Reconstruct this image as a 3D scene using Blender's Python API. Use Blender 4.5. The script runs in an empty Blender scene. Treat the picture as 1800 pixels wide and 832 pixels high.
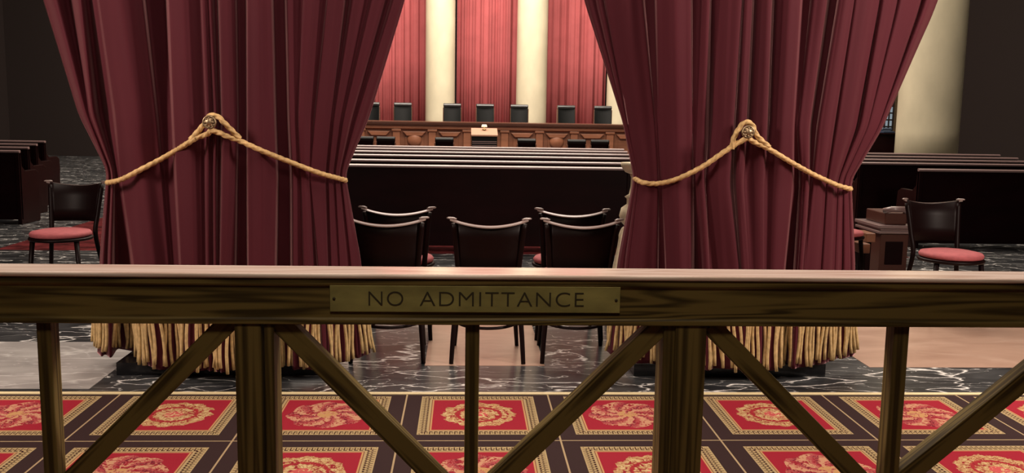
import bpy, math, random
import numpy as np
from mathutils import Vector, Matrix
random.seed(7)
C = bpy.context.scene.collection
S = bpy.context.scene
pi = math.pi

# ------------------------------------------------------------------ camera
F = 1640.0; H = 1.5
dY = Vector((818-900., 416-193., -F)).normalized()
up = Vector((1, -.0165, 0)).cross(dY).normalized()
if up.y < 0: up = -up
dX = dY.cross(up)
R = Matrix((dX, dY, up))                      # camera vector -> world vector
cd = bpy.data.cameras.new('camera'); cam = bpy.data.objects.new('camera', cd); C.objects.link(cam)
cam.matrix_world = Matrix.Translation((0, 0, H)) @ R.to_4x4()
cd.sensor_width = 36; cd.lens = 36*F/1800; cd.clip_start = .05; cd.clip_end = 200
S.camera = cam
def ray(x, y): return R @ Vector((x-900., 416.-y, -F))
def W(x, y, Y):                               # point seen at a pixel, at distance Y
    r = ray(x, y); return Vector((r.x/r.y*Y, Y, H + r.z/r.y*Y))
def G(x, y, z=0):
    r = ray(x, y); t = (z-H)/r.z; return Vector((r.x*t, r.y*t, z))

# ------------------------------------------------------------------ world, lights, exposure
S.view_settings.view_transform = 'Standard'
try: S.view_settings.look = 'None'
except Exception: pass
S.view_settings.exposure = 0.0; S.view_settings.gamma = 1.0
S.view_settings.use_curve_mapping = False
w = bpy.data.worlds.new('world'); S.world = w; w.use_nodes = True
w.node_tree.nodes['Background'].inputs[0].default_value = (1, .85, .7, 1)
w.node_tree.nodes['Background'].inputs[1].default_value = .02
def area(name, loc, size, energy, col, target=None, sy=None, spread=None):
    l = bpy.data.lights.new(name, 'AREA'); l.energy = energy; l.color = col
    l.shape = 'RECTANGLE'; l.size = size; l.size_y = sy or size
    if spread: l.spread = spread
    o = bpy.data.objects.new(name, l); C.objects.link(o); o.location = loc
    d = (Vector(target) if target else Vector((loc[0], loc[1], 0))) - Vector(loc)
    o.rotation_euler = d.to_track_quat('-Z', 'Y').to_euler()
    return o
area('corridor_ceiling_light', (.1, 3.4, 3.9), 3.6, 70, (1, .84, .72), (.1, 4.2, 0), 1.2)
area('front_fill', (0.0, .3, 3.6), 1.2, 32, (1, .80, .60), (0, 5, .9), .6)  # unseen fill added to brighten the curtains and the rail front
area('side_fill_left', (-4.2, 3.3, 2.9), .6, 125, (1, .80, .68), (-.6, 5.1, 1.2), .9)  # no wall lamp: side fill added so the curtain valleys stay dark
area('side_fill_right', (4.4, 3.3, 2.9), .6, 175, (1, .82, .70), (.8, 5.1, 1.2), .9)  # likewise an added side fill, stronger for the right curtain
area('chamber_light_near', (0, 9, 8.5), 5, 380, (1, .86, .74))
area('chamber_light_middle', (0, 15, 8.8), 7, 1200, (1, .86, .72))
area('column_fill', (6.5, 13, 8.8), 3, 420, (1, .86, .70))  # fill added to brighten the large column on the right
area('chamber_light_bench', (0, 20.5, 8.8), 9, 1900, (1, .88, .76), (0, 26, 1.5), 3)

# ------------------------------------------------------------------ materials
def lin(c): return tuple(((v/255+.055)/1.055)**2.4 if v/255 > .04045 else v/255/12.92 for v in c)
def newmat(name):
    m = bpy.data.materials.new(name); m.use_nodes = True
    return m, m.node_tree.nodes, m.node_tree.links, m.node_tree.nodes['Principled BSDF']
def mat(name, col, rough=.5, metal=0, spec=.5, noise=0, nscale=20, sheen=0, sheencol=None, bump=0, stretch=(1,1,1), sheenr=.3, coat=0):
    m, N, L, b = newmat(name)
    b.inputs['Base Color'].default_value = (*col, 1); b.inputs['Roughness'].default_value = rough
    b.inputs['Metallic'].default_value = metal; b.inputs['Specular IOR Level'].default_value = spec
    if coat: b.inputs['Coat Weight'].default_value = coat; b.inputs['Coat Roughness'].default_value = .12
    if sheen:
        b.inputs['Sheen Weight'].default_value = sheen; b.inputs['Sheen Roughness'].default_value = sheenr
        b.inputs['Sheen Tint'].default_value = (*(sheencol or col), 1)
    if noise or bump:
        tc = N.new('ShaderNodeTexCoord'); mp = N.new('ShaderNodeMapping'); mp.inputs['Scale'].default_value = stretch
        n = N.new('ShaderNodeTexNoise'); n.inputs['Scale'].default_value = nscale; n.inputs['Detail'].default_value = 5
        L.new(tc.outputs['Object'], mp.inputs[0]); L.new(mp.outputs[0], n.inputs['Vector'])
        if noise:
            r = N.new('ShaderNodeValToRGB'); r.color_ramp.elements[0].position = .3; r.color_ramp.elements[1].position = .7
            r.color_ramp.elements[0].color = (*[max(0, v*(1-noise)) for v in col], 1)
            r.color_ramp.elements[1].color = (*[min(1, v*(1+noise)) for v in col], 1)
            L.new(n.outputs['Fac'], r.inputs[0]); L.new(r.outputs[0], b.inputs['Base Color'])
        if bump:
            bp = N.new('ShaderNodeBump'); bp.inputs['Strength'].default_value = bump; bp.inputs['Distance'].default_value = .01
            L.new(n.outputs['Fac'], bp.inputs['Height']); L.new(bp.outputs[0], b.inputs['Normal'])
    return m
def oak(name, axis, base, dark, freq=1.0, spec=.3, rough=.5):
    m, N, L, b = newmat(name)
    tc = N.new('ShaderNodeTexCoord'); mp = N.new('ShaderNodeMapping')
    sc = [30, 30, 30]; sc[axis] = 1.5
    mp.inputs['Scale'].default_value = [v*freq for v in sc]
    n1 = N.new('ShaderNodeTexNoise'); n1.inputs['Scale'].default_value = .55; n1.inputs['Detail'].default_value = 2; n1.inputs['Distortion'].default_value = .4
    mul = N.new('ShaderNodeMath'); mul.operation = 'MULTIPLY'; mul.inputs[1].default_value = 46
    sn = N.new('ShaderNodeMath'); sn.operation = 'SINE'
    mr = N.new('ShaderNodeMapRange'); mr.inputs[1].default_value = -1; mr.inputs[2].default_value = 1
    n2 = N.new('ShaderNodeTexNoise'); n2.inputs['Scale'].default_value = 3.2; n2.inputs['Detail'].default_value = 6
    mix = N.new('ShaderNodeMix'); mix.data_type = 'FLOAT'; mix.inputs[0].default_value = .5
    rp = N.new('ShaderNodeValToRGB'); e = rp.color_ramp.elements
    e[0].position = .22; e[0].color = (*dark, 1); e[1].position = .62; e[1].color = (*base, 1)
    L.new(tc.outputs['Object'], mp.inputs[0]); L.new(mp.outputs[0], n1.inputs['Vector']); L.new(mp.outputs[0], n2.inputs['Vector'])
    L.new(n1.outputs['Fac'], mul.inputs[0]); L.new(mul.outputs[0], sn.inputs[0]); L.new(sn.outputs[0], mr.inputs[0])
    L.new(mr.outputs[0], mix.inputs[2]); L.new(n2.outputs['Fac'], mix.inputs[3]); L.new(mix.outputs[0], rp.inputs[0])
    L.new(rp.outputs[0], b.inputs['Base Color'])
    b.inputs['Roughness'].default_value = rough; b.inputs['Specular IOR Level'].default_value = spec
    return m
def marble(name, base, base2, vein, scale=2.2, rough=.12, vw=.035, amount=1.0):
    m, N, L, b = newmat(name)
    tc = N.new('ShaderNodeTexCoord'); mp = N.new('ShaderNodeMapping'); mp.inputs['Scale'].default_value = (scale*.7, scale*1.9, scale)
    mp.inputs['Rotation'].default_value = (0, 0, .5)
    L.new(tc.outputs['Object'], mp.inputs[0])
    cl = N.new('ShaderNodeTexNoise'); cl.inputs['Scale'].default_value = 2.; cl.inputs['Detail'].default_value = 6; cl.inputs['Distortion'].default_value = .6
    L.new(mp.outputs[0], cl.inputs['Vector'])
    r1 = N.new('ShaderNodeValToRGB'); r1.color_ramp.elements[0].position = .35; r1.color_ramp.elements[1].position = .7
    r1.color_ramp.elements[0].color = (*base, 1); r1.color_ramp.elements[1].color = (*base2, 1); L.new(cl.outputs['Fac'], r1.inputs[0])
    last = r1.outputs[0]
    for k, (s, wd, am) in enumerate([(1.3, vw*.5, .9), (3.1, vw*.45, .5)]):
        n = N.new('ShaderNodeTexNoise'); n.inputs['Scale'].default_value = s; n.inputs['Detail'].default_value = 5; n.inputs['Distortion'].default_value = .35; n.inputs['Roughness'].default_value = .42
        ad = N.new('ShaderNodeVectorMath'); ad.operation = 'ADD'; ad.inputs[1].default_value = (k*7.3, 3.1*k, 2)
        L.new(mp.outputs[0], ad.inputs[0]); L.new(ad.outputs[0], n.inputs['Vector'])
        s1 = N.new('ShaderNodeMath'); s1.operation = 'SUBTRACT'; s1.inputs[1].default_value = .5
        s2 = N.new('ShaderNodeMath'); s2.operation = 'ABSOLUTE'
        s3 = N.new('ShaderNodeMapRange'); s3.inputs[1].default_value = 0; s3.inputs[2].default_value = wd; s3.inputs[3].default_value = am*amount; s3.inputs[4].default_value = 0
        brk = N.new('ShaderNodeMath'); brk.operation = 'MULTIPLY'
        mx = N.new('ShaderNodeMix'); mx.data_type = 'RGBA'; mx.inputs[7].default_value = (*vein, 1)
        L.new(n.outputs['Fac'], s1.inputs[0]); L.new(s1.outputs[0], s2.inputs[0]); L.new(s2.outputs[0], s3.inputs[0])
        L.new(s3.outputs[0], brk.inputs[0]); L.new(cl.outputs['Fac'], brk.inputs[1]); L.new(brk.outputs[0], mx.inputs[0]); L.new(last, mx.inputs[6]); last = mx.outputs[2]
    L.new(last, b.inputs['Base Color']); b.inputs['Roughness'].default_value = rough
    return m

def carpet_material():
    m, N, L, b = newmat('medallion_carpet')
    class X:
        def __init__(s, o): s.o = o
        def __add__(a, c): return op('ADD', a, c)
        __radd__ = __add__
        def __sub__(a, c): return op('SUBTRACT', a, c)
        def __rsub__(a, c): return op('SUBTRACT', c, a)
        def __mul__(a, c): return op('MULTIPLY', a, c)
        __rmul__ = __mul__
        def __truediv__(a, c): return op('DIVIDE', a, c)
        def __lt__(a, c): return op('LESS_THAN', a, c)
        def __gt__(a, c): return op('GREATER_THAN', a, c)
    def op(k, *a):
        n = N.new('ShaderNodeMath'); n.operation = k
        for i, v in enumerate(a):
            if isinstance(v, X): L.new(v.o, n.inputs[i])
            else: n.inputs[i].default_value = v
        return X(n.outputs[0])
    mn = lambda a, c: op('MINIMUM', a, c); mxx = lambda a, c: op('MAXIMUM', a, c)
    ab = lambda a: op('ABSOLUTE', a); fr = lambda a: op('FRACT', a); fl = lambda a: op('FLOOR', a)
    def mixc(f, a, c):
        n = N.new('ShaderNodeMix'); n.data_type = 'RGBA'
        L.new(f.o, n.inputs[0])
        for i, v in ((6, a), (7, c)):
            if isinstance(v, tuple): n.inputs[i].default_value = (*v, 1)
            else: L.new(v, n.inputs[i])
        return n.outputs[2]
    tc = N.new('ShaderNodeTexCoord'); sp = N.new('ShaderNodeSeparateXYZ'); L.new(tc.outputs['Object'], sp.inputs[0])
    x, y = X(sp.outputs[0]), X(sp.outputs[1])
    P = .7445; cx, cy = .080, 4.478
    u0 = (x-cx)/P+.5; v0 = (y-cy)/P+.5
    iu, iv = fl(u0), fl(v0)
    u = (fr(u0)-.5)*P; v = (fr(v0)-.5)*P          # metres from the tile's centre
    au, av = ab(u), ab(v); d = mxx(au, av)
    hs = .292
    BLK = lin((58, 42, 42)); TAN = lin((180, 158, 116)); RED = lin((158, 38, 54)); GLD = lin((196, 150, 104)); DRK = lin((60, 30, 28)); PNK = lin((222, 120, 105))
    # meander: bars along the ring and teeth across it
    horiz = av > au
    al = op('MULTIPLY', 1.0, u)*horiz + v*(1-horiz)          # position along the side
    q = fr(al/.0235); bb = (d-.243)/.049                     # 0..1 across the fret
    bar = (ab(bb-.88) < .07)*1.0
    tooth = (q < .22)*(bb > .15)*(bb < .88)
    hook = (ab(bb-.2) < .09)*(q < .7)
    hook2 = (ab(bb-.55) < .08)*(q > .45)*(q < .85)
    fret = mn(bar*.0+tooth+hook+hook2, 1.0)
    nz = N.new('ShaderNodeTexNoise'); nz.inputs['Scale'].default_value = 30; nz.inputs['Detail'].default_value = 3; nz.inputs['Distortion'].default_value = 1.6
    L.new(tc.outputs['Object'], nz.inputs['Vector']); nf = X(nz.outputs['Fac'])
    r = op('SQRT', u*u+v*v); th = op('ARCTAN2', v, u)
    # wreath medallion: lobed gold wreath, dark veined, with a rose centre
    edge = .178+op('SINE', th*12+nf*3)*.008+(nf-.5)*.05
    inA = r < edge
    vein = ab(op('SINE', th*12+op('SINE', r*60)*1.5+nf*9))
    colA = mixc(nf > .46, lin((208, 184, 134)), lin((190, 150, 104)))
    colA = mixc((vein < .22)*(r > .05), colA, lin((140, 45, 45)))
    colA = mixc((ab(r-.105+(nf-.5)*.05) < .011)*1.0, colA, lin((165, 50, 55)))
    colA = mixc((nf > .56)*(r < .15), colA, lin((150, 38, 50)))
    colA = mixc((r < .045)*(nf > .45), colA, lin((200, 90, 90)))
    # acanthus swirl medallion
    ph = th*8+r*36+nf*10
    inB = r < (.19+op('SINE', th*8+r*36)*.010+(nf-.5)*.03)
    colB = mixc(op('SINE', ph) > .1, lin((176, 84, 84)), lin((200, 150, 118)))
    colB = mixc(ab(op('SINE', ph*.5+1.1)) < .2, colB, lin((110, 30, 45)))
    colB = mixc((nf > .57)*(r > .05), colB, lin((152, 40, 52)))
    colB = mixc((r < .05)*(nf > .48), colB, lin((195, 150, 100)))
    par = fr((iu+iv)*.5+.01) < .25
    isA = par
    colM = mixc(isA, colB, colA)
    inM = inA*isA + inB*(1-isA)
    col = mixc(inM, RED, colM)
    col = mixc(d > .226, col, GLD)               # gold line
    col = mixc(d > .2345, col, TAN)
    col = mixc((d > .243)*fret, col, DRK)
    col = mixc(d > hs-.005, col, TAN)
    # inner thin red line in the gold
    col = mixc((ab(d-.2355) < .0018), col, lin((120, 70, 55)))
    out = d > hs
    gx = ab(P*.5-au) < .0042; gy = ab(P*.5-av) < .0042
    strip = mixc(mn(gx*1.0+gy*1.0, 1.0), BLK, lin((178, 155, 120)))
    col = mixc(out, col, strip)
    fin = N.new('ShaderNodeTexNoise'); fin.inputs['Scale'].default_value = 260; L.new(tc.outputs['Object'], fin.inputs['Vector'])
    hv = N.new('ShaderNodeMix'); hv.data_type = 'RGBA'; hv.blend_type = 'MULTIPLY'; hv.inputs[0].default_value = .25
    L.new(col, hv.inputs[6]); L.new(fin.outputs['Color'], hv.inputs[7]); 
    L.new(hv.outputs[2], b.inputs['Base Color']); b.inputs['Roughness'].default_value = .95; b.inputs['Specular IOR Level'].default_value = .1
    bp = N.new('ShaderNodeBump'); bp.inputs['Strength'].default_value = .25; bp.inputs['Distance'].default_value = .003
    L.new(fin.outputs['Fac'], bp.inputs['Height']); L.new(bp.outputs[0], b.inputs['Normal'])
    return m

M = {}
M['velvet'] = mat('maroon_velvet', (.074, .0135, .0205), .75, spec=.1, sheen=.65, sheencol=(.80, .42, .44), sheenr=.28, noise=.12, nscale=3, stretch=(1, 1, .25))
M['drape'] = mat('red_drape_velvet', (.36, .090, .093), .8, spec=.1, sheen=.5, sheencol=(.9, .4, .4), noise=.1, nscale=2)
M['gold_rope'] = mat('gold_rope', (.60, .40, .18), .6, spec=.25, noise=.25, nscale=60, sheen=.3)
M['fringe'] = mat('gold_fringe', (.56, .40, .19), .7, spec=.2, noise=.25, nscale=40)
M['bronze'] = mat('antique_bronze', (.34, .25, .15), .4, .8, noise=.4, nscale=60)
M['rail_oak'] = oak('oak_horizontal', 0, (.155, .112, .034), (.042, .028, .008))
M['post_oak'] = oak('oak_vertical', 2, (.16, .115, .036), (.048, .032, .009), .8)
M['lit_cap_oak'] = oak('oak_cap_lit', 0, (.80, .66, .58), (.62, .46, .38), spec=.9, rough=.22)  # same oak as the rail; light reflected by its top is in this colour
M['brass'] = mat('aged_brass_plate', (.34, .31, .11), .55, .35, noise=.35, nscale=7, stretch=(1, 1, 2.5))
M['letter'] = mat('engraved_letter', (.035, .028, .012), .6)
M['marble'] = marble('dark_grey_marble', (.010, .011, .013), (.055, .056, .058), (.80, .78, .75), 1.5, .30, vw=.020, amount=2.4)
M['sheen_marble'] = marble('marble_sheen', (.30, .28, .27), (.45, .43, .41), (.8, .78, .75), 1.5, .15)  # lighter sheen of the floor marble, put into a paler colour
M['pink_marble'] = marble('pink_marble', (.36, .22, .16), (.50, .33, .25), (.60, .45, .36), 1.0, .3, .05, .5)
M['cream_marble'] = mat('cream_marble', (.54, .485, .345), .45, spec=.3, noise=.10, nscale=2.5, stretch=(1, 1, .6))
M['black_stone'] = mat('black_stone', (.008, .008, .009), .2)
M['carpet'] = carpet_material()
M['chamber_carpet'] = mat('chamber_carpet', (.08, .013, .014), .95, spec=.05, noise=.7, nscale=6)
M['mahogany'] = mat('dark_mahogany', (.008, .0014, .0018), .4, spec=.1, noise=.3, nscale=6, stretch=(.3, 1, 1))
M['cap_highlight'] = mat('pew_cap_highlight', (.20, .13, .125), .4, spec=.9, coat=.5)  # wood is dark; the highlight is painted as a paler base
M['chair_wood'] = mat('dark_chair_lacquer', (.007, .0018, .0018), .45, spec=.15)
M['crest_lit'] = mat('crest_highlight', (.30, .23, .21), .28, spec=1.0, coat=1)  # dark chair wood, with the highlight put into the base colour
M['cushion'] = mat('rose_cushion', (.42, .10, .11), .8, sheen=.4, noise=.12, nscale=30)
M['bench_wood'] = mat('honey_mahogany', (.20, .080, .042), .4, spec=.4, noise=.25, nscale=3, stretch=(.6, 1, 3))
M['bench_panel'] = mat('honey_mahogany_panel', (.26, .105, .055), .4, spec=.4, noise=.2, nscale=3, stretch=(.6, 1, 3))
M['bench_top'] = mat('bench_top_wood', (.12, .05, .03), .25, spec=.6)
M['black_leather'] = mat('black_leather', (.003, .0035, .0035), .38, spec=.22)
M['lit_leather'] = mat('black_leather_lit', (.02, .021, .022), .32, spec=.6, coat=.4)  # same black leather, lightened to imitate the lit chair tops
M['brown_wood'] = mat('brown_wood', (.07, .022, .014), .45, spec=.35)
M['brass_bright'] = mat('polished_brass', (.7, .5, .25), .3, .9)
M['wall'] = mat('chamber_wall', (.55, .48, .38), .8)
M['dark_wall'] = mat('unlit_wall', (.02, .012, .010), .6)  # near-black colour stands in for the unlit aisles
M['paper'] = mat('cream_paper', (.8, .72, .5), .8)
M['glass'] = mat('window_glass', (.25, .3, .34), .15)
M['lacq_cream'] = mat('cream_gilt', (.85, .72, .50), .35, noise=.15, nscale=20)

# ------------------------------------------------------------------ mesh helpers
class MB:
    def __init__(s): s.v = []; s.f = []; s.sm = []
    def add(s, vs, fs, smooth=False):
        o = len(s.v); s.v += [tuple(p) for p in vs]; s.f += [tuple(i+o for i in f) for f in fs]; s.sm += [smooth]*len(fs); return s
    def box(s, x0, x1, y0, y1, z0, z1):
        p = [(x0,y0,z0),(x1,y0,z0),(x1,y1,z0),(x0,y1,z0),(x0,y0,z1),(x1,y0,z1),(x1,y1,z1),(x0,y1,z1)]
        return s.add(p, [(0,3,2,1),(4,5,6,7),(0,1,5,4),(1,2,6,5),(2,3,7,6),(3,0,4,7)])
    def prism(s, pts, a0, a1, axis='y'):       # polygon pts extruded along axis
        n = len(pts)
        def P(p, a): return {'y': (p[0], a, p[1]), 'x': (a, p[0], p[1]), 'z': (p[0], p[1], a)}[axis]
        vs = [P(p, a0) for p in pts]+[P(p, a1) for p in pts]
        fs = [tuple(range(n))[::-1], tuple(range(n, 2*n))]+[(i, (i+1) % n, n+(i+1) % n, n+i) for i in range(n)]
        return s.add(vs, fs)
    def lathe(s, prof, c=(0, 0, 0), n=24, axis='z'):
        vs = []; fs = []
        for r, z in prof:
            for k in range(n):
                a = 2*pi*k/n; q = (r*math.cos(a), r*math.sin(a), z)
                if axis == 'y': q = (q[0], -q[2], q[1])
                vs.append((c[0]+q[0], c[1]+q[1], c[2]+q[2]))
        for i in range(len(prof)-1):
            for k in range(n):
                k2 = (k+1) % n; fs.append((i*n+k, i*n+k2, (i+1)*n+k2, (i+1)*n+k))
        fs.append(tuple(range(n))[::-1]); fs.append(tuple((len(prof)-1)*n+k for k in range(n)))
        return s.add(vs, fs, True)
    def tube(s, path, rad, n=10, twist=0, lobes=0, flat=1.0):
        path = [Vector(p) for p in path]; m = len(path)
        if not hasattr(rad, '__len__'): rad = [rad]*m
        vs = []; fs = []; ref = None; dist = 0
        for i, p in enumerate(path):
            t = (path[min(i+1, m-1)]-path[max(i-1, 0)]).normalized()
            if ref is None:
                ref = Vector((0, 1, 0)) if abs(t.y) < .9 else Vector((1, 0, 0))
            b1 = (ref-t*ref.dot(t)).normalized(); ref = b1; b2 = t.cross(b1)
            if i: dist += (p-path[i-1]).length
            for k in range(n):
                a = 2*pi*k/n; rr = rad[i]
                if lobes: rr *= .70+.42*abs(math.cos(lobes*a/2+twist*dist))
                vs.append(p+b1*(rr*math.cos(a)*flat)+b2*(rr*math.sin(a)))
        for i in range(m-1):
            for k in range(n):
                k2 = (k+1) % n; fs.append((i*n+k, i*n+k2, (i+1)*n+k2, (i+1)*n+k))
        fs.append(tuple(range(n))[::-1]); fs.append(tuple((m-1)*n+k for k in range(n)))
        return s.add(vs, fs, True)
    def build(s, name, m, parent=None, bevel=0, loc=None, kind=None):
        me = bpy.data.meshes.new(name); me.from_pydata(s.v, [], s.f); me.update()
        me.polygons.foreach_set('use_smooth', s.sm)
        me.materials.append(m)
        import bmesh
        bm = bmesh.new(); bm.from_mesh(me); bmesh.ops.recalc_face_normals(bm, faces=bm.faces); bm.to_mesh(me); bm.free()
        o = bpy.data.objects.new(name, me); C.objects.link(o)
        if parent: o.parent = parent
        if loc: o.location = loc
        if bevel:
            md = o.modifiers.new('bevel', 'BEVEL'); md.width = bevel; md.segments = 2; md.limit_method = 'ANGLE'
        if kind: o['kind'] = kind
        return o
def tag(o, label, cat, group=None):
    o['label'] = label; o['category'] = cat
    if group: o['group'] = group
    return o
def thing(name, label, cat, loc=(0, 0, 0), rz=0, group=None):
    o = bpy.data.objects.new(name, None); C.objects.link(o); o.location = loc; o.rotation_euler = (0, 0, rz)
    return tag(o, label, cat, group)
def struct(mb, name, m, bevel=0):
    return mb.build(name, m, bevel=bevel, kind='structure')
def dup(root, loc, rz, label, group=None):
    r = root.copy(); C.objects.link(r); r.location = loc; r.rotation_euler = (0, 0, rz); r['label'] = label
    if group: r['group'] = group
    for ch in list(root.children):
        c = ch.copy(); C.objects.link(c); c.parent = r
        for g in ch.children:
            d = g.copy(); C.objects.link(d); d.parent = c
    return r
def smooth_path(pts, n=8):
    pts = [Vector(p) for p in pts]; out = []
    for i in range(len(pts)-1):
        p0, p1, p2, p3 = pts[max(i-1, 0)], pts[i], pts[i+1], pts[min(i+2, len(pts)-1)]
        for k in range(n):
            t = k/n
            out.append(.5*((2*p1)+(p2-p0)*t+(2*p0-5*p1+4*p2-p3)*t*t+(3*p1-p0-3*p2+p3)*t**3))
    out.append(pts[-1]); return out

# ------------------------------------------------------------------ setting
struct(MB().box(-13, 13, 4.82, 28, -.12, -.002), 'floor', M['marble'])
struct(MB().box(-13, 13, -3, 4.82, -.12, -.004), 'floor', M['black_stone'])
struct(MB().box(-.225, .484, 5.372, 7.6, -.06, .0), 'floor', M['pink_marble'])
struct(MB().box(2.45, 6.0, 5.36, 7.6, -.06, .0), 'floor', M['pink_marble'])
struct(MB().box(-4.2, -1.98, 4.9, 5.9, -.06, .0), 'floor', M['sheen_marble'])
tag(MB().box(-6, 6, 1.2, 4.82, -.004, .0).build('carpet', M['carpet']),
    'black carpet with square red medallion panels and greek key borders on the corridor floor', 'carpet')
struct(MB().box(-6, 6, 4.80, 4.832, -.01, .006), 'trim_4', mat('brass_edging', lin((222, 205, 160)), .5), .002)
tag(MB().box(-4.8, 4.8, 9.7, 21.0, -.002, .0).build('chamber_carpet', M['chamber_carpet']),
    'dark red patterned carpet under the pews beyond the chairs', 'carpet')
struct(MB().box(-13, 13, 27.5, 27.8, 0, 10), 'wall_back', M['dark_wall'])
struct(MB().box(-13.2, -13, -3, 28, 0, 10), 'wall_left', M['dark_wall'])
struct(MB().box(13, 13.2, -3, 28, 0, 10), 'wall_right', M['dark_wall'])
struct(MB().box(-13, 13, -3.2, -3, 0, 10), 'wall_front', M['dark_wall'])
struct(MB().box(-13, 13, -3, 28, 10, 10.2), 'ceiling', M['wall'])

# ------------------------------------------------------------------ near curtains
YREF = 5.1
LV = [0, 215, 315, 470]
LEFT = [(75,138,188,176,1.5),(95,150,192,182,.3),(120,158,196,188,1),(140,163,199,194,.2),(155,180,204,206,.9),(168,197,209,228,1),
 (174,205,213,237,.12),(205,235,245,265,0),(247,272,282,295,.22),(258,282,290,303,1),(290,300,304,313,1.05),
 (298,307,312,320,.12),(320,330,335,338,.05),(342,352,352,354,.3),(350,360,358,360,.95),(357,366,365,366,.35),(363,373,371,373,.75),(369,380,378,379,.35),(380,387,385,384,.95),
 (388,393,393,389,.12),(400,404,403,397,.1),(411,415,413,410,.4),(419,422,420,418,1),(431,432,432,433,1),
 (437,437,437,438,.08),(455,458,460,460,0),(474,480,484,481,.22),(483,488,491,489,1),(499,504,508,509,1),
 (505,510,515,515,.2),(524,517,523,527,.4),(531,521,526,531,.75),
 (537,526,530,536,.12),(552,535,536,543,.05),(566,545,541,550,.35),(573,550,543,556,.85),
 (578,554,546,560,.12),(590,567,560,567,.08),(602,580,570,574,.35),(611,583,573,578,1),
 (622,588,578,583,.25),(636,595,583,590,.5),(646,600,586,594,.85),(655,605,590,598,.25),(670,613,594,607,.35),(682,620,597,612,.85),(692,628,600,618,.25),(703,640,604,628,.5),(710,648,607,634,1.5)]
RIGHT = [(1032,1097,1115,1087,1.5),(1040,1098.5,1118,1093,.45),(1050,1100,1120,1099,.9),(1056,1101,1122,1103,.5),(1064,1102.5,1124,1106,.95),
 (1071,1104,1126,1109,.15),(1098,1125,1138,1125,0),(1128,1149,1155,1152,.15),(1134,1152,1158,1157,1),(1152,1157,1163,1170,1),
 (1158,1162,1168,1174,.2),(1185,1188,1190,1195,0),(1211,1212,1213,1212,.12),(1217,1217,1219,1220,.95),
 (1230,1222,1226,1233,.5),(1243,1236,1234,1243,.25),(1250,1246,1240,1247,1),
 (1262,1258,1246,1253,.3),(1282,1272,1262,1275,.1),(1300,1285,1277,1296,.12),(1306,1292,1288,1302,.75),(1313,1302,1298,1308,.3),(1318,1307,1302,1313,.55),(1325,1315,1306,1317,1),
 (1336,1325,1312,1321,.25),(1351,1343,1338,1339,.12),(1360,1352,1343,1343,.95),
 (1370,1360,1349,1347,.3),(1388,1376,1370,1362,.05),(1403,1390,1390,1375,.12),(1410,1396,1395,1380,.95),(1424,1402,1405,1395,.95),
 (1431,1406,1412,1402,.4),(1448,1418,1418,1407,.25),(1457,1426,1423,1411,1),(1471,1436,1427,1413,1),
 (1477,1441,1431,1416,.18),(1486,1452,1440,1430,.05),(1496,1462,1449,1441,.3),(1500,1467,1452,1444,.85),
 (1505,1473,1456,1447,.15),(1522,1487,1462,1455,.05),(1538,1501,1469,1463,.35),(1545,1508,1472,1466,.85),
 (1552,1514,1475,1469,.25),(1566,1520,1479,1476,.5),(1574,1524,1482,1481,.85),
 (1581,1528,1484,1484,.2),(1604,1540,1488,1491,.25),(1614,1543,1490,1494,.85),(1624,1546,1492,1497,.3),(1638,1550,1495,1501,1.5)]
ZTOP = 3.35
class Curtain:
    def __init__(s, feats, y0):
        s.y0 = y0
        k = YREF
        s.zl = np.array([W(900, y, k).z for y in LV])
        s.xs = np.array([[W(f[i], LV[i], k).x for i in range(4)] for f in feats])      # reference X at each level
        s.d = np.array([min(f[4], 1.1)**.72 for f in feats])
    def refx(s, z):                                   # feature X on the reference plane at height z
        def at(zz):
            zl = s.zl
            if zz > zl[0]:
                sl = (s.xs[:, 0]-s.xs[:, 1])/(zl[0]-zl[1]); return s.xs[:, 0]+sl*(zz-zl[0])*.8
            if zz < zl[3]:
                sl = (s.xs[:, 3]-s.xs[:, 2])/(zl[3]-zl[2]); return s.xs[:, 3]+sl*(zz-zl[3])*.55
            for i in range(3):
                if zz >= zl[i+1]:
                    t = (zz-zl[i+1])/(zl[i]-zl[i+1]); return s.xs[:, i+1]*(1-t)+s.xs[:, i]*t
        return sum(at(z+e) for e in (-.04, -.02, 0, .02, .04))/5
    def row(s, z, sub=6):
        x = np.maximum.accumulate(s.refx(z)+np.arange(len(s.d))*1e-5)
        c = .5*(x[0]+x[-1]); hw = .5*(x[-1]-x[0])
        gap = np.empty_like(x); gap[1:-1] = (x[2:]-x[:-2])*.5; gap[0] = x[1]-x[0]; gap[-1] = x[-1]-x[-2]
        amp = .23*np.clip(gap/.055, .16, 1.5)
        dep = s.d*amp
        out = []
        for i in range(len(x)-1):
            for j in range(sub if i < len(x)-2 else sub+1):
                t = j/sub; tt = (1-math.cos(pi*t))/2
                X = x[i]*(1-t)+x[i+1]*t; D = dep[i]*(1-tt)+dep[i+1]*tt
                u = (X-c)/hw
                Y = s.y0+.33*abs(u)**2.2+D
                out.append((X*Y/YREF, Y))
        return out
    def front(s, X, z):                                # front envelope depth at world X, z
        pts = s.row(z)
        return min((abs(p[0]-X), p[1]) for p in pts)[1]
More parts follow.
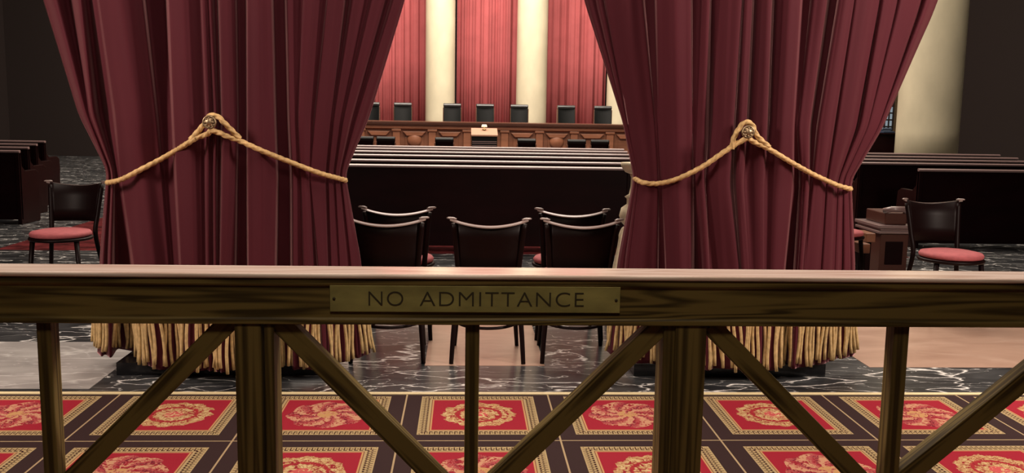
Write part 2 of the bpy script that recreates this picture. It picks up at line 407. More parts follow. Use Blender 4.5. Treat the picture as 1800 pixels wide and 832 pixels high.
def make_curtain(name, feats, y0, label):
    root = thing('tied_curtain', label, 'curtain', (0, 0, 0))
    cu = Curtain(feats, y0)
    zs = list(np.linspace(ZTOP, 2.2, 14))+list(np.linspace(2.15, .075, 84))
    rows = [cu.row(z) for z in zs]; n = len(rows[0])
    vs = [(p[0], p[1], z+.004*math.sin(9*p[0]+z)) for z, r in zip(zs, rows) for p in r]
    fs = [(i*n+k, i*n+k+1, (i+1)*n+k+1, (i+1)*n+k) for i in range(len(zs)-1) for k in range(n-1)]
    cx = sum(v[0] for v in vs)/len(vs)
    root.location = (cx, y0+.2, 0)
    vs = [(a-cx, b-y0-.2, c) for a, b, c in vs]
    o = MB().add(vs, fs, True).build('velvet_panel', M['velvet'], root)
    md = o.modifiers.new('solid', 'SOLIDIFY'); md.thickness = .006; md.offset = -1
    # bullion fringe: twisted gold strands that follow the folds of the hem
    zt, zb = .47, .085
    top, bot = cu.row(zt), cu.row(zb)
    L = [0]
    for k in range(1, n): L.append(L[-1]+math.hypot(bot[k][0]-bot[k-1][0], bot[k][1]-bot[k-1][1]))
    fb = MB(); pos = 0; k = 0
    while pos < L[-1]:
        while k < n-2 and L[k+1] < pos: k += 1
        t = (pos-L[k])/max(1e-6, L[k+1]-L[k])
        def at(r): return Vector((r[k][0]*(1-t)+r[k+1][0]*t, r[k][1]*(1-t)+r[k+1][1]*t, 0))
        a, b = at(top), at(bot)
        tx = (bot[k+1][0]-bot[k][0], bot[k+1][1]-bot[k][1]); ln = math.hypot(*tx) or 1
        nrm = Vector((tx[1]/ln, -tx[0]/ln, 0))
        off = .012+random.random()*.008; sway = random.uniform(-.02, .02); zz = zb+.035*abs((b.x-cx)/.8)**3+random.uniform(-.02, .02)
        pts = []
        for q in range(9):
            w_ = q/8; p = a*(1-w_)+b*w_+nrm*off+Vector((sway*w_*w_+.004*math.sin(w_*7+pos*40), 0, 0))
            pts.append((p.x-cx, p.y-y0-.2, zt*(1-w_)+zz*w_))
        if b.y-y0 < .48: fb.tube(pts, .0092, 6)
        pos += random.uniform(.019, .036)
    fr_ = fb.build('bullion_fringe', M['fringe'], root); fr_['kind'] = 'stuff'; fr_['label'] = 'gold bullion fringe of hanging cords along the hem'
    br = MB()
    br.tube([(p[0]-cx, p[1]-y0-.2-.008, zt+.01) for p in top[::2]], .012, 6)
    br.build('fringe_heading', M['gold_rope'], root)
    return root, cu
curL, CL = make_curtain('l', LEFT, 4.92, 'maroon velvet curtain tied back with gold rope, left of the two, gold fringe at hem')
curR, CR = make_curtain('r', RIGHT, 4.97, 'maroon velvet curtain tied back with gold rope, right of the two, gold fringe at hem')

def rope(strands, cu, knob, label, klabel):
    root = thing('rope_tieback', label, 'rope')
    def wp(x, y, lift):
        p = W(x, y, YREF); pts = cu.row(p.z)
        yy = min(q[1] for q in pts if abs(q[0]-p.x) < .06) if any(abs(q[0]-p.x) < .06 for q in pts) else cu.y0+.4
        return W(x, y, yy-lift)
    root.location = Vector((wp(*knob, 0).x, cu.y0, 0)); o = root.location
    for st in strands:
        path = smooth_path([wp(*p)-o for p in st], 14)
        path2 = []
        for p in path: path2.append(p)
        MB().tube(path2, .0135, 15, 75, 3).build('strand', M['gold_rope'], root)
    k = W(knob[0], knob[1], cu.y0-.055)
    kn = MB().lathe([(.012, -.09), (.012, 0), (.030, .002), (.036, .010), (.034, .018), (.027, .020), (.025, .015), (.020, .018), (.012, .024), (.004, .026)], (k.x, k.y, k.z), 28, 'y')
    for i in range(8):
        a = i*pi/4; kn.lathe([(.001, -.004), (.006, 0), (.004, .005), (.001, .006)], (k.x+.021*math.cos(a), k.y-.018, k.z+.021*math.sin(a)), 8, 'y')
    tag(kn.build('medallion_knob', M['bronze']), klabel, 'knob')
rope([[(189,321,-.06),(192,321,.0),(215,315,.018),(250,297,.02),(290,276,.02),(330,252,.022),(346,242,.03),(362,237,.035),(371,230,.045)],
      [(335,246,.03),(350,229,.035),(361,216,.04),(366,206,.04),(374,203,.045),(384,206,.045),(395,217,.04),(409,231,.035),(422,244,.022)],
      [(371,230,.045),(384,233,.04),(400,240,.035),(420,247,.025),(460,265,.02),(510,285,.02),(560,304,.02),(600,315,.01),(607,317,-.03),(604,318,-.08)]],
     CL, (369,215), 'gold twisted rope tying back the left maroon curtain', 'round bronze rosette knob holding the rope on the left curtain')
rope([[(1116,314,-.06),(1119,316,.0),(1130,321,.018),(1155,323,.02),(1190,315,.02),(1235,293,.02),(1270,269,.022),(1296,252,.035),(1314,243,.045)],
      [(1286,262,.03),(1290,243,.035),(1299,226,.04),(1307,217,.045),(1315,215,.045),(1323,221,.045),(1329,236,.04),(1342,250,.035),(1352,258,.025)],
      [(1316,244,.045),(1330,252,.035),(1350,261,.025),(1390,285,.02),(1430,307,.02),(1470,325,.02),(1490,331,.01),(1495,332,-.03),(1492,333,-.08)]],
     CR, (1314,232), 'gold twisted rope tying back the right maroon curtain', 'round bronze rosette knob holding the rope on the right curtain')
# black stone piers that stand behind the curtains
for x0, x1 in ((-1.93, -.78), (.98, 2.1)):
    xc = (x0+x1)/2
    mb = MB().box(x0, x1, 5.16, 6.3, 0, .07).box(x0+.06, x1-.06, 5.46, 6.2, .07, .16)
    mb.lathe([(.36, .16), (.34, .2), (.30, .24), (.30, 3.4)], (xc, 5.95, 0), 32)
    struct(mb, 'trim_%d' % (1 if x0 < 0 else 2), M['black_stone'])
rod = MB(); rod.tube([(-4, 5.2, 3.37), (4, 5.2, 3.37)], .03, 12)
struct(MB().box(-13, 13, 5.05, 6.4, 3.40, 3.9), 'trim_3', M['dark_wall'])

# ------------------------------------------------------------------ the oak gate in front
gate = thing('wooden_gate', 'oak barrier with braced posts across the foreground, brass plate on its top rail', 'barrier', (0, 2.2, 0))
YG = 2.2
def gz(y): return W(900, y, YG).z
zt = gz(483); zb = gz(572.5)
XL, XR = -1.35, 1.95
TILT = .0021
top = MB()
top.prism([(0, zb), (0, zb+.012), (.004, zb+.016), (.004, zt-.034), (-.001, zt-.030), (-.003, zt-.026), (-.003, zt-.012), (.10, zt-.012), (.10, zb)], XL, XR, 'x')
tr = top.build('top_rail', M['rail_oak'], gate, .002)
cp = MB().prism([(-.008, zt-.012), (-.010, zt-.005), (-.006, zt), (.104, zt), (.108, zt-.006), (.104, zt-.012)], XL, XR, 'x').build('rail_cap', M['lit_cap_oak'], gate, .003)
def gx(x, y=600, dy=0): return W(x, y, YG+dy).x
def post(x0, x1, y0, y1, name='post', m='post_oak', z0=0.0, z1=None):
    o = MB().box(0, x1-x0, y0, y1, z0, z1 or zb+.001); o.build(name, M[m], gate, .003, loc=(x0, 0, 0))
post(gx(411), gx(458), .006, .095); post(gx(463), gx(480), .008, .095)
post(gx(1165, dy=.02), gx(1186, dy=.02), .012, .095); post(gx(1188), gx(1243), .006, .095)
for a in ((818, 843), (1577, 1604), (58, 84)):
    post(gx(a[0]), gx(a[1]), .018, .066, 'baluster', z0=.5)
zm = gz(905)
MB().box(XL, XR, .01, .09, zm-.05, zm).build('middle_rail', M['rail_oak'], gate, .003)
MB().box(XL, XR, .01, .09, .08, .16).build('bottom_rail', M['rail_oak'], gate, .003)
def brace(xa, ya, xb, yb, w_=.048):
    a = W(xa, ya, YG+.02); b = W(xb, yb, YG+.02)
    d = Vector((b.x-a.x, 0, b.z-a.z)); e = d.normalized(); b = a+e*(d.length*1.3); L_ = (b-a).length
    a2 = a-e*.035
    # clip to the middle rail
    tmax = (a.z-zm)/(-e.z); b = a+e*tmax
    n_ = Vector((-e.z, 0, e.x))*(w_/2)
    pts = [(a2.x-n_.x, a2.z-n_.z), (b.x-n_.x, b.z-n_.z), (b.x+n_.x, b.z+n_.z), (a2.x+n_.x, a2.z+n_.z)]
    ang = math.atan2(e.z, e.x)
    mid = (a+b)/2
    ca, sa = math.cos(-ang), math.sin(-ang)
    loc = [((p[0]-mid.x)*ca-(p[1]-mid.z)*sa, (p[0]-mid.x)*sa+(p[1]-mid.z)*ca) for p in pts]
    o = MB().prism(loc, .020, .064, 'y').build('brace', M['rail_oak'], gate, .002, loc=(mid.x, 0, mid.z))
    o.rotation_euler = (0, -ang, 0)
brace(388, 580, 156, 813); brace(504, 582, 748, 826); brace(1152, 584, 898, 826); brace(1266, 590, 1500, 830)
brace(1905, 588, 1606, 830)
post(gx(1925), gx(1980), .006, .095)

pl0, pl1 = gx(580, 525), gx(1090, 525); pz0, pz1 = gz(549.5), gz(503.5)
plate = MB().box(pl0, pl1, -.0025, .004, pz0, pz1).build('sign_plate', M['brass'], gate, .001)
plate['label'] = 'aged brass plate engraved NO ADMITTANCE'
for sx in (pl0+.010, pl1-.010): MB().lathe([(.0035, -.001), (.0035, .002), (.001, .003)], (sx, -.0025, (pz0+pz1)/2), 12, 'y').build('plate_screw', M['letter'], plate)
def word(body, xa, xb, sp):
    cu = bpy.data.curves.new('letters', 'FONT'); cu.body = body; cu.size = 1; cu.extrude = .02; cu.space_character = sp; cu.offset = -.012
    to = bpy.data.objects.new('letters', cu); C.objects.link(to)
    bpy.context.view_layer.update()
    me = bpy.data.meshes.new_from_object(to.evaluated_get(bpy.context.evaluated_depsgraph_get()))
    bpy.data.objects.remove(to)
    co = np.array([v.co[:] for v in me.vertices]); mnv, mxv = co.min(0), co.max(0)
    lx0, lx1 = gx(xa, 526), gx(xb, 526); lz0, lz1 = gz(538.5), gz(513.5)
    for v in me.vertices:
        q = v.co
        v.co = (lx0+(q.x-mnv[0])/(mxv[0]-mnv[0])*(lx1-lx0), -.0028+.0008*(-1 if q.z > 0 else 1), lz0+(q.y-mnv[1])/(mxv[1]-mnv[1])*(lz1-lz0))
    me.materials.clear(); me.materials.append(M['letter'])
    lt = bpy.data.objects.new('lettering', me); C.objects.link(lt); lt.parent = plate
word('NO', 648, 709, 1.1); word('ADMITTANCE', 738, 1026, 1.1)

# ------------------------------------------------------------------ chairs
def make_chair(label, cushion=True):
    t = thing('wooden_chair', label, 'chair', group='dark wooden chairs in front of the pews')
    W_ = M['chair_wood']
    s = MB().lathe([(.20, .445), (.227, .45), (.233, .462), (.227, .472), (.20, .475)], (0, .09, 0), 36)
    s.build('seat', W_, t)
    c = MB().lathe([(.200, .474), (.218, .480), (.224, .498), (.212, .514), (.15, .526), (.05, .530)], (0, .09, 0), 36).build('seat_cushion', M['cushion'], t)
    c['label'] = 'rose pink seat cushion'
    for sx in (-1, 1):
        MB().tube(smooth_path([(sx*.215, -.20, 0), (sx*.200, -.175, .22), (sx*.172, -.145, .46), (sx*.182, -.180, .62), (sx*.203, -.235, .845)], 5), [.0135+.0045*min(1, i/10) for i in range(21)], 10).build('rear_leg', W_, t)
        MB().tube([(sx*.20, .24, 0), (sx*.185, .23, .2), (sx*.165, .21, .45)], [.013, .016, .019], 10).build('front_leg', W_, t)
    ring = [(.185*math.cos(a), .205*math.sin(a)+.05, .205) for a in np.linspace(0, 2*pi, 41)]
    MB().tube(ring, .0095, 8).build('hoop_stretcher', W_, t)
    # bowed solid back
    nb = 14; vs = []; 
    zz = [.56, .66, .75, .868]
    for z in zz:
        for side in (0, 1):
            for i in range(nb+1):
                u = -1+2*i/nb; hw = .168+(.20-.168)*(z-.47)/.385
                yb = -.150-.085*(z-.47)/.385-.055*(1-u*u)+side*.012
                vs.append((u*hw, yb, z-(.030*(1-u*u) if z == zz[-1] else 0)))
    fs = []; m_ = nb+1
    for a in range(len(zz)-1):
        for side in (0, 1):
            for i in range(nb):
                o_ = a*2*m_+side*m_; o2 = (a+1)*2*m_+side*m_; fs.append((o_+i, o_+i+1, o2+i+1, o2+i))
    for i in range(nb):
        for a in (0, len(zz)-1):
            o_ = a*2*m_; fs.append((o_+i, o_+i+1, o_+m_+i+1, o_+m_+i))
    for i in (0, nb):
        for a in range(len(zz)-1):
            o_ = a*2*m_+i; o2 = (a+1)*2*m_+i; fs.append((o_, o_+m_, o2+m_, o2))
    MB().add(vs, fs, True).build('backrest', M['chair_wood'], t)
    cr = []
    for i in range(-12, 13):
        u = i/12; cr.append((u*.228, -.232-.075*(1-abs(u)**1.8), .870-.034*(1-abs(u)**2)))
    cr2 = MB(); prof = [(-.008, -.008), (-.009, -.002), (.004, .006), (.009, .006), (.010, -.008)]; vs = []
    for q in cr:
        for a_, b_ in prof: vs.append((q[0], q[1]+a_, q[2]+b_))
    n_ = len(prof); fs = [(k*n_+l, k*n_+(l+1) % n_, (k+1)*n_+(l+1) % n_, (k+1)*n_+l) for k in range(len(cr)-1) for l in range(n_)]
    fs += [tuple(range(n_)), tuple((len(cr)-1)*n_+l for l in range(n_))]
    cr2.add(vs, fs)
    for sx in (-1, 1):
        cr2.tube([(sx*.190, -.250, .874), (sx*.205, -.242, .876), (sx*.236, -.228, .877), (sx*.246, -.224, .876)], [.004, .007, .0065, .004], 8)
    c_ = cr2.build('crest_rail', M['crest_lit'], t); c_['label'] = 'polished curved crest rail with the highlight in its colour'
    return t
ch = make_chair('dark wooden chair at the centre of the front row behind the barrier')
ch.location = (.145, 5.61, 0)
dup(ch, (-.450, 5.62, 0), 0, 'dark wooden chair of the front row, partly behind the left curtain')
dup(ch, (.688, 5.62, 0), 0, 'dark wooden chair of the front row, in front of the cream stand')
dup(ch, (-.428, 6.18, 0), 0, 'dark wooden chair in the second row, left of the two')
dup(ch, (.697, 6.19, 0), 0, 'dark wooden chair in the second row, right of the two')
dup(ch, (W(1655, 440, 6.8).x, 6.75, 0), pi, 'dark wooden chair facing the camera with pink seat, right of the carved bench', 'wooden chairs out in the aisles')
dup(ch, (W(1446, 440, 8.2).x, 8.0, 0), pi, 'dark wooden chair facing the camera, hidden behind the right curtain', 'wooden chairs out in the aisles')
dup(ch, (W(122, 440, 7.5).x, 7.45, 0), pi, 'dark wooden chair facing the camera, left of the left curtain', 'wooden chairs out in the aisles')

# ------------------------------------------------------------------ cream stand beside right curtain
p = G(1117, 520, 0); sx_, sy_ = W(1112, 400, 6.9).x, 6.9
st = thing('ornate_stand', 'cream ornamental floor stand with bulbous collar, half hidden by the right curtain', 'stand', (sx_, sy_, 0))
MB().lathe([(.018, .42), (.05, .46), (.058, .50), (.032, .55), (.03, .60), (.045, .64), (.085, .68), (.105, .73), (.09, .79), (.05, .82), (.052, .86), (.068, .875), (.036, .895), (.026, .95), (.024, 1.02), (.034, 1.04), (.024, 1.05)], (0, 0, 0), 28).build('stem', M['lacq_cream'], st)
MB().lathe([(.02, 1.04), (.07, 1.06), (.10, 1.10), (.105, 1.13), (.095, 1.13), (.02, 1.08)], (0, 0, 0), 28).build('bowl', M['lacq_cream'], st)
for k in range(3):
    a = pi+.15+k*2*pi/3; ca, sa = math.cos(a), math.sin(a)
    pts = smooth_path([(.03*ca, .03*sa, .52), (.05*ca, .05*sa, .63), (.08*ca, .08*sa, .60), (.10*ca, .10*sa, .48), (.125*ca, .125*sa, .36), (.16*ca, .16*sa, .2), (.22*ca, .22*sa, .06), (.27*ca, .27*sa, .02)], 5)
    MB().tube(pts, [.022 if i < 12 else .018 for i in range(len(pts))], 10).build('leg', M['lacq_cream'], st)

# ------------------------------------------------------------------ pews
def pew(xl, xr, Y, h, label, group, endl=False, endr=False, n=0):
    t = thing('pew', label, 'pew', ((xl+xr)/2, Y, 0), 0, group); hw = (xr-xl)/2
    MB().box(-hw, hw, 0, .035, .06, h-.02).build('backrest', M['mahogany'], t, .004)
    MB().prism([(-.012, h-.034), (-.022, h-.030), (-.022, h-.012), (-.002, h-.001), (.004, h), (.022, h), (.030, h-.012), (.026, h-.034)], -hw-.01, hw+.01, 'x').build('top_rail', M['cap_highlight'], t, .003)
    MB().box(-hw+.03, hw-.03, .035, .45, .40, .44).build('seat', M['mahogany'], t, .004)
    for sx in ((-1,) if True else ())+(1,):
        x0 = sx*hw
        MB().prism([(-.01, 0), (.5, 0), (.5, .38), (.52, .44), (.50, .62), (.42, .66), (.14, .66), (.06, .72), (.04, h-.03), (-.01, h-.03)], min(x0, x0-sx*.05), max(x0, x0-sx*.05), 'x').build('pew_end', M['mahogany'], t, .006)
    return t
rows = [(292.6, 1111, 612), (283.8, 1110, 620), (275.2, 1108, 622), (268.9, 1106, 626), (263.9, 1102, 630), (259.8, 1096, 634)]
words = ['nearest row of the centre block with broad dark back', 'second row of the centre block', 'third row of the centre block', 'fourth row of the centre block', 'fifth row of the centre block', 'farthest row of the centre block']
for i, (yl, xr, xl) in enumerate(rows):
    h = .92; r = ray(960, yl); Y = (h-H)/r.z*r.y
    Xr = W(xr, yl, Y).x; Xl = -Xr-.25-.1
    pew(Xl, Xr, Y, h, 'dark polished mahogany pew, '+words[i], 'pews of the centre block')
sw_ = ['nearest', 'second', 'third', 'fourth', 'farthest']
for i, (Y, x) in enumerate(((10.4, 1617), (11.75, 1511), (12.7, 1500), (13.7, 1490), (14.8, 1480))):
    Xl = W(x, 290, Y).x
    pew(Xl, Xl+2.6, Y, .92, 'dark mahogany pew of the right aisle block, %s row' % sw_[i], 'pews of the right block')
    pew(-Xl-.9-2.6, -Xl-.9+.5, Y, .92, 'dark mahogany pew of the left aisle block, %s row' % sw_[i], 'pews of the left block')
# carved bench end in the right aisle
Yb = 8.6
be = thing('carved_bench', 'short dark bench with scrolled arm and moulded side panel in the right aisle', 'bench', (0, Yb, 0))
def bx(x): return W(x, 420, Yb).x
def bz(y): return W(1575, y, Yb).z
x0, x1 = bx(1548), bx(1597)
be.location = (x0, Yb, 0)
MB().box(0, x1-x0, 0, .5, 0, bz(411)).build('side_panel', M['brown_wood'], be, .008)
mo = MB().box(-.03, x1-x0+.03, -.03, .53, bz(411), bz(406)).box(-.015, x1-x0+.015, -.015, .515, bz(406), bz(402)).box(-.035, x1-x0+.035, -.035, .535, bz(402), bz(396)); mo.build('moulding', M['cap_highlight'], be, .006)
MB().box(.04, x1-x0-.02, .02, .45, bz(396), bz(375)).build('arm_block', M['brown_wood'], be, .01)
sc_ = MB(); sc_.tube([(.03, .04, bz(372)), (.08, -.01, bz(368)), (x1-x0-.07, -.01, bz(368)), (x1-x0-.02, .04, bz(374))], .028, 12); sc_.build('scroll_arm', M['cap_highlight'], be)
MB().box(.05, x1-x0-.05, -.008, .01, .1, bz(425)).build('inset_panel', M['mahogany'], be, .006)
for px, py, lb in ((1531, 419, 'upper of two small reddish wood blocks beside the carved bench'), (1521, 438, 'lower of two small reddish wood blocks beside the carved bench')):
    q = W(px, py, 8.3 if py < 430 else 7.9)
    # made-up block on a foot, standing in for lit ends of other pews
    k = thing('lit_pew_block', lb, 'wood_block', (q.x, q.y, 0))
    MB().box(-.045, .045, 0, .25, q.z-.04, q.z+.045).build('block_body', M['bench_wood'], k, .008)
    MB().box(-.03, .03, .05, .2, 0, q.z-.04).build('foot', M['mahogany'], k, .004)

# ------------------------------------------------------------------ judges' bench
YB = 22.
def Bx(x): return W(x, 235, YB).x
def Bz(y): return W(860, y, YB).z
jb = thing('judges_bench', 'long panelled wooden judges bench with pilasters below the marble columns', 'bench', (0, YB, 0))
bl, br_ = -4.6, 5.4
MB().box(bl, br_, 0, 1.0, 0, Bz(222.5)).build('bench_body', M['bench_wood'], jb)
MB().prism([(-.10, Bz(222.5)), (-.14, Bz(220)), (-.16, Bz(217)), (-.16, Bz(215.5)), (1.05, Bz(215.5)), (1.05, Bz(222.5))], bl, br_, 'x').build('bench_top', M['bench_top'], jb)
MB().prism([(0, Bz(230)), (-.07, Bz(228)), (-.07, Bz(223)), (0, Bz(222.6))], bl, br_, 'x').build('frieze', M['bench_panel'], jb)
xs = [635, 697, 760, 821, 887, 948, 1009, 1072, 1135, 1197]
for x in xs:
    X = Bx(x); MB().box(X-.085, X+.085, -.06, .0, 0, Bz(233)).box(X-.11, X+.11, -.085, 0, Bz(233), Bz(229)).build('pilaster', M['bench_panel'], jb, .01)
for i in range(len(xs)-1):
    a, b_ = Bx(xs[i])+.14, Bx(xs[i+1])-.14
    if i == 3: continue
    MB().prism([(a, Bz(233)), (b_, Bz(233)), (b_-.1, Bz(241)), (a+.1, Bz(241))], -.075, 0, 'y').build('raised_panel', M['bench_panel'], jb, .015)
    MB().box(a+.06, b_-.06, -.02, 0, .2, Bz(243)).build('lower_panel', M['bench_wood'], jb, .01)
    if i in (1, 5):
        c_ = (a+b_)/2; MB().lathe([(.17, 0), (.17, .02), (.13, .045), (.06, .07), (.01, .075)], (c_, -.02, Bz(247.5)), 24, 'y').build('rosette', M['bench_panel'], jb)
# seal on the middle of the bench
MB().lathe([(.22, 0), (.22, .02), (.17, .05), (.02, .06)], (Bx(853), -.0, Bz(236)), 24, 'y').build('rosette', M['bench_panel'], jb)

def leather_chair(label, w_, zt_, arms, grp):
    t = thing('leather_chair', label, 'chair', group=grp)
    hw = w_/2; nb = 10; vs = []; zz = list(np.linspace(.50, zt_, 8))
    for side in (0, 1):
        for z in zz:
            q = (z-.5)/(zt_-.5)
            for i in range(nb+1):
                u = -1+2*i/nb; k = 1+.04*q
                vs.append((u*hw*k, -.28-.12*q+.03*u*u+side*.09*(1-.3*q), z+(.035*(1-u*u) if z == zz[-1] else 0)*(1 if side else .4)))
    nn = nb+1; m_ = len(zz); fs = []
    for side in (0, 1):
        for a in range(m_-1):
            for i in range(nb):
                o_ = side*m_*nn+a*nn+i; fs.append((o_, o_+1, o_+nn+1, o_+nn))
    for i in range(nb):
        for a in (0, m_-1): o_ = a*nn+i; fs.append((o_, o_+1, o_+m_*nn+1, o_+m_*nn))
    for a in range(m_-1):
        for i in (0, nb): o_ = a*nn+i; fs.append((o_, o_+nn, o_+nn+m_*nn, o_+m_*nn))
    MB().add(vs, fs).build('backrest', M['black_leather'], t, .008)
    hr = MB().prism([(-.43, zt_+.01), (-.40, zt_+.045), (-.31, zt_+.045), (-.275, zt_+.005), (-.29, zt_-.05), (-.42, zt_-.05)], -hw*1.06, hw*1.06, 'x').build('highlight_roll', M['lit_leather' if arms else 'black_leather'], t, .012)  # roll added along the top edge to catch a highlight
    MB().box(-hw, hw, -.3, .28, .42, .52).build('seat', M['black_leather'], t, .03)
    for sx in (-1, 1): MB().box(sx*(hw+.012)-.012, sx*(hw+.012)+.012, -.40, -.30, .45, zt_-.06).build('frame', M['bench_top'], t, .004)
    for sx in ((-1, 1) if arms else ()):
        MB().box(sx*(hw+.02)-.025, sx*(hw+.02)+.025, -.25, .25, .62, .66).box(sx*(hw+.02)-.02, sx*(hw+.02)+.02, .16, .22, .45, .62).build('armrest', M['bench_top'], t, .006)
    MB().lathe([(.03, .05), (.03, .42)], (0, 0, 0), 12).lathe([(.28 if arms else .17, 0), (.28 if arms else .17, .03), (.05, .07)], (0, 0, 0), 5).build('base', M['bench_top'], t)
    return t
# high-backed chairs behind the bench, all facing the room
spots = [(652, 184), (711, 182.5), (795.5, 185.5), (855, 187.5), (912, 188), (997, 187), (1059, 184.5)]
lb = ['mostly hidden by the left curtain', 'just right of the left curtain', 'in front of the left marble column', 'in the middle, before the central red drape', 'beside the right marble column, left of it', 'right of the right marble column', 'rightmost, next to the right curtain']
struct(MB().box(-6, 7, 22.0+1.0, 27.5, 0, .32), 'floor', M['chamber_carpet'])
first = None
for (x, y), l in zip(spots, lb):
    p = W(x, y, 23.9)
    if first is None: z_t = W(855, 186, 23.9).z-.32
    if first is None:
        first = leather_chair('high-backed black leather chair behind the judges bench, '+l, .42, z_t, True, 'high-backed chairs behind the judges bench'); first.location = (p.x, 23.6, .32); first.rotation_euler.z = pi
        first.location.y = 23.5
        o = first
    else: o = dup(first, (p.x, 23.5, .32), pi+random.uniform(-.12, .12), 'high-backed black leather chair behind the judges bench, '+l)
# lower chairs in front of the bench, seen from behind
spots = [(640, 244), (678, 243.5), (781, 246), (926, 247.5), (1014, 247.5), (1055, 249)]
lb = ['leftmost, half hidden by the left curtain', 'second from the left curtain', 'left of the lectern', 'right of the lectern', 'left one of the close pair on the right', 'right one of the close pair on the right']
first2 = None
for (x, y), l in zip(spots, lb):
    p = W(x, y, 17.8); 
    if first2 is None:
        z_t = W(781, 246, 17.8).z
        first2 = leather_chair('low black chair before the bench, '+l, .33, z_t, False, 'chairs at the counsel tables'); first2.location = (p.x, 18.2, 0)
    else: dup(first2, (p.x, 18.2, 0), 0, 'low black chair before the bench, '+l)
# lectern
YL = 18.4
lx0, lx1 = W(829, 250, YL).x, W(874, 250, YL).x; LZ = lambda y: W(851, y, YL).z
le = thing('lectern', 'small lectern with tan top and dark front in the middle before the judges bench', 'lectern', ((lx0+lx1)/2, YL, 0)); hw = (lx1-lx0)/2
MB().box(-hw, hw, 0, .4, .1, LZ(240)).build('body', M['black_leather'], le, .005)
MB().prism([(-.03, LZ(240)), (-.03, LZ(237)), (.45, LZ(226)), (.45, LZ(240))], -hw-.01, hw+.01, 'x').build('slanted_top', mat('tan_leather', (.36, .20, .13), .6), le, .005)
for y in (249, 252, 256): MB().box(-hw+.01, hw-.01, -.02, .0, LZ(y)-.006, LZ(y)+.006).build('shelf_edge', M['cap_highlight'], le)
MB().box(-hw-.03, hw+.03, -.05, .5, 0, .1).build('plinth', M['mahogany'], le, .01)
lamp = thing('desk_lamp', 'small glowing reading lamp on top of the lectern', 'lamp', ((lx0+lx1)/2, YL+.3, LZ(237)+.72*(LZ(226)-LZ(237))+.006))
MB().lathe([(.04, 0), (.04, .01), (.01, .015), (.01, .05)], (0, 0, 0), 16).build('base', M['brass_bright'], lamp)
em, N_, L_, b_ = newmat('lamp_glow'); b_.inputs['Emission Color'].default_value = (1, .82, .5, 1); b_.inputs['Emission Strength'].default_value = .8; b_.inputs['Base Color'].default_value = (.9, .8, .6, 1)
MB().prism([(-.06, .05), (.06, .05), (.045, .10), (-.045, .10)], -.04, .04, 'y').build('shade', em, lamp, .01)

# ------------------------------------------------------------------ columns and far drapes
def column(x0, x1, Y, label, base=0):
    a, b_ = W(x0, 110, Y).x, W(x1, 110, Y).x; r = (b_-a)/2
    t = thing('marble_column', label, 'column', ((a+b_)/2, Y, 0), 0, 'cream marble columns')
    prof = [(r, .5)]+[(r*(1-.02*k/10), .5+k*.75) for k in range(1, 11)]
    MB().lathe(prof, (0, 0, 0), 48).build('shaft', M['cream_marble'], t)
    MB().lathe([(r*1.22, .28), (r*1.3, .32), (r*1.22, .38), (r*1.08, .40), (r*1.15, .46), (r, .5)], (0, 0, 0), 48).build('base_moulding', M['cream_marble'], t)
    MB().box(-r*1.35, r*1.35, -r*1.35, r*1.35, 0, .28).build('plinth', M['cream_marble'], t, .01)
    MB().lathe([(r*.98, 8.0), (r*1.1, 8.1), (r*1.35, 8.5), (r*1.4, 8.6)], (0, 0, 0), 32).build('capital', M['cream_marble'], t)
    return t
column(748, 800, 25.2, 'cream marble column left of the central red drape')
column(908, 962, 25.2, 'cream marble column right of the central red drape')
column(1068, 1122, 25.2, 'cream marble column mostly behind the right curtain')
column(588, 640, 25.2, 'cream marble column hidden behind the left curtain')
column(1588, 1690, 16.3, 'large cream marble column at the right edge behind the pews')
def drape(xa, xb, Y, label, seed):
    rnd = random.Random(seed)
    a, b_ = W(xa, 110, Y).x, W(xb, 110, Y).x; n = 260
    ks = [(rnd.uniform(9, 14), rnd.uniform(0, 6), .040), (rnd.uniform(19, 28), rnd.uniform(0, 6), .030), (rnd.uniform(44, 60), rnd.uniform(0, 6), .016)]
    vs = []; zs = [.3, 3, 6, 9]
    c_ = (a+b_)/2
    for z in zs:
        for i in range(n+1):
            x = a+(b_-a)*i/n
            d = sum(A*math.sin(k*x+p+.1*z*math.sin(p)) for k, p, A in ks)
            d += .06*abs(math.sin(6.5*x+ks[0][1]))**6
            vs.append((x-c_, d, z))
    m_ = n+1; fs = [(j*m_+i, j*m_+i+1, (j+1)*m_+i+1, (j+1)*m_+i) for j in range(3) for i in range(n)]
    o = MB().add(vs, fs, True).build('tall_drape', M['drape'], loc=(c_, Y, 0)); tag(o, label, 'curtain', 'tall red drapes between the columns')
    md = o.modifiers.new('solid', 'SOLIDIFY'); md.thickness = .01
drape(640, 752, 26.2, 'tall red drape left of the left marble column', 3)
drape(803, 912, 26.2, 'tall red drape between the two central marble columns', 5)
drape(962, 1066, 26.2, 'tall red drape right of the right marble column', 8)
drape(470, 590, 26.2, 'tall red drape far left, hidden behind the left curtain', 11)

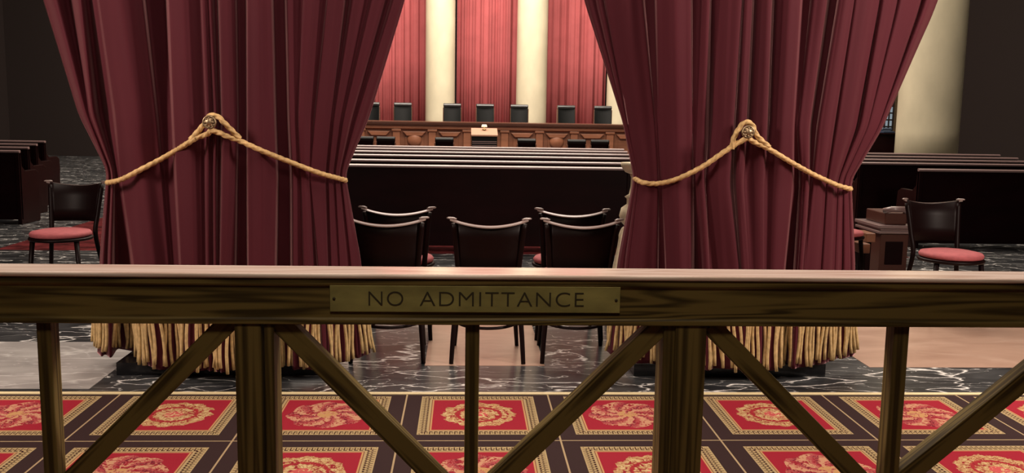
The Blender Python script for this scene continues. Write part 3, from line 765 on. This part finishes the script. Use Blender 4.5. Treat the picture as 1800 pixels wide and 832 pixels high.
# ------------------------------------------------------------------ right side: bronze gate, desk
YW = 19.0
wx = lambda x: W(x, 190, YW).x; wz = lambda y: W(1562, y, YW).z
xa, xb = wx(1520), wx(1577)
struct(MB().box(wx(1577), wx(1577)+1.0, YW-.1, YW+.5, 0, 8), 'wall_right', M['wall'])
wf = struct(MB().box(xa-.05, xa, YW-.03, YW+.05, wz(234), 6).box(xb-.06, xb-.0, YW-.05, YW+.05, wz(234), 6).box(xa, xb, YW-.03, YW+.05, wz(234), wz(231)), 'bronze_gate_1', M['bronze'])
gm, N_, L_, b_ = newmat('reflection_glow')
b_.inputs['Base Color'].default_value = (.1, .12, .14, 1); b_.inputs['Emission Color'].default_value = (.6, .72, .8, 1); b_.inputs['Emission Strength'].default_value = .35  # added glow stands in for reflections on the bronze gate
MB().box(xa, xb-.06, YW+.02, YW+.03, wz(231), 6).build('glow_pane', gm, wf)
gr = MB()
zz = wz(231); k = 0
while zz < 6:
    hgt = .11 if k % 4 else .05
    gr.box(xa, xb-.06, YW-.01, YW+.015, zz, zz+(.03 if k % 4 else .07)); zz += hgt+.03; k += 1
x = xa; 
while x < xb-.06: gr.box(x, x+.025, YW-.012, YW+.012, wz(231), 6); x += .085
gr.build('bronze_grille', M['dark_wall'], wf)
YD = 17.25
dx0, dx1 = W(1500, 245, YD).x, W(1584, 245, YD).x; DZ = lambda y: W(1550, y, YD).z
dk = thing('clerk_desk', 'dark wooden desk below the bronze grille behind the right pews', 'desk', (dx0, YD, 0))
MB().box(0, dx1-dx0, 0, .6, .0, DZ(237)).build('desk_body', M['mahogany'], dk, .01)
MB().box(-.03, dx1-dx0-.01, -.04, .64, DZ(237), DZ(234)).build('desk_top', M['mahogany'], dk, .01)
ex = W(1567, 238, YD-.0)
dv = thing('telephone', 'small dark blue desk device standing on the dark desk by the right column', 'telephone', (ex.x, YD+.1, DZ(234)))
MB().prism([(0, 0), (.2, 0), (.2, .05), (0, .03)], -.11, .11, 'x').build('body', mat('dark_blue_plastic', (.03, .045, .08), .3), dv, .006)
MB().tube([(-.10, .12, .06), (-.07, .12, .075), (.07, .12, .075), (.10, .12, .06)], [.025, .016, .016, .025], 10).build('handset', mat('slate_plastic', (.08, .11, .16), .25), dv)
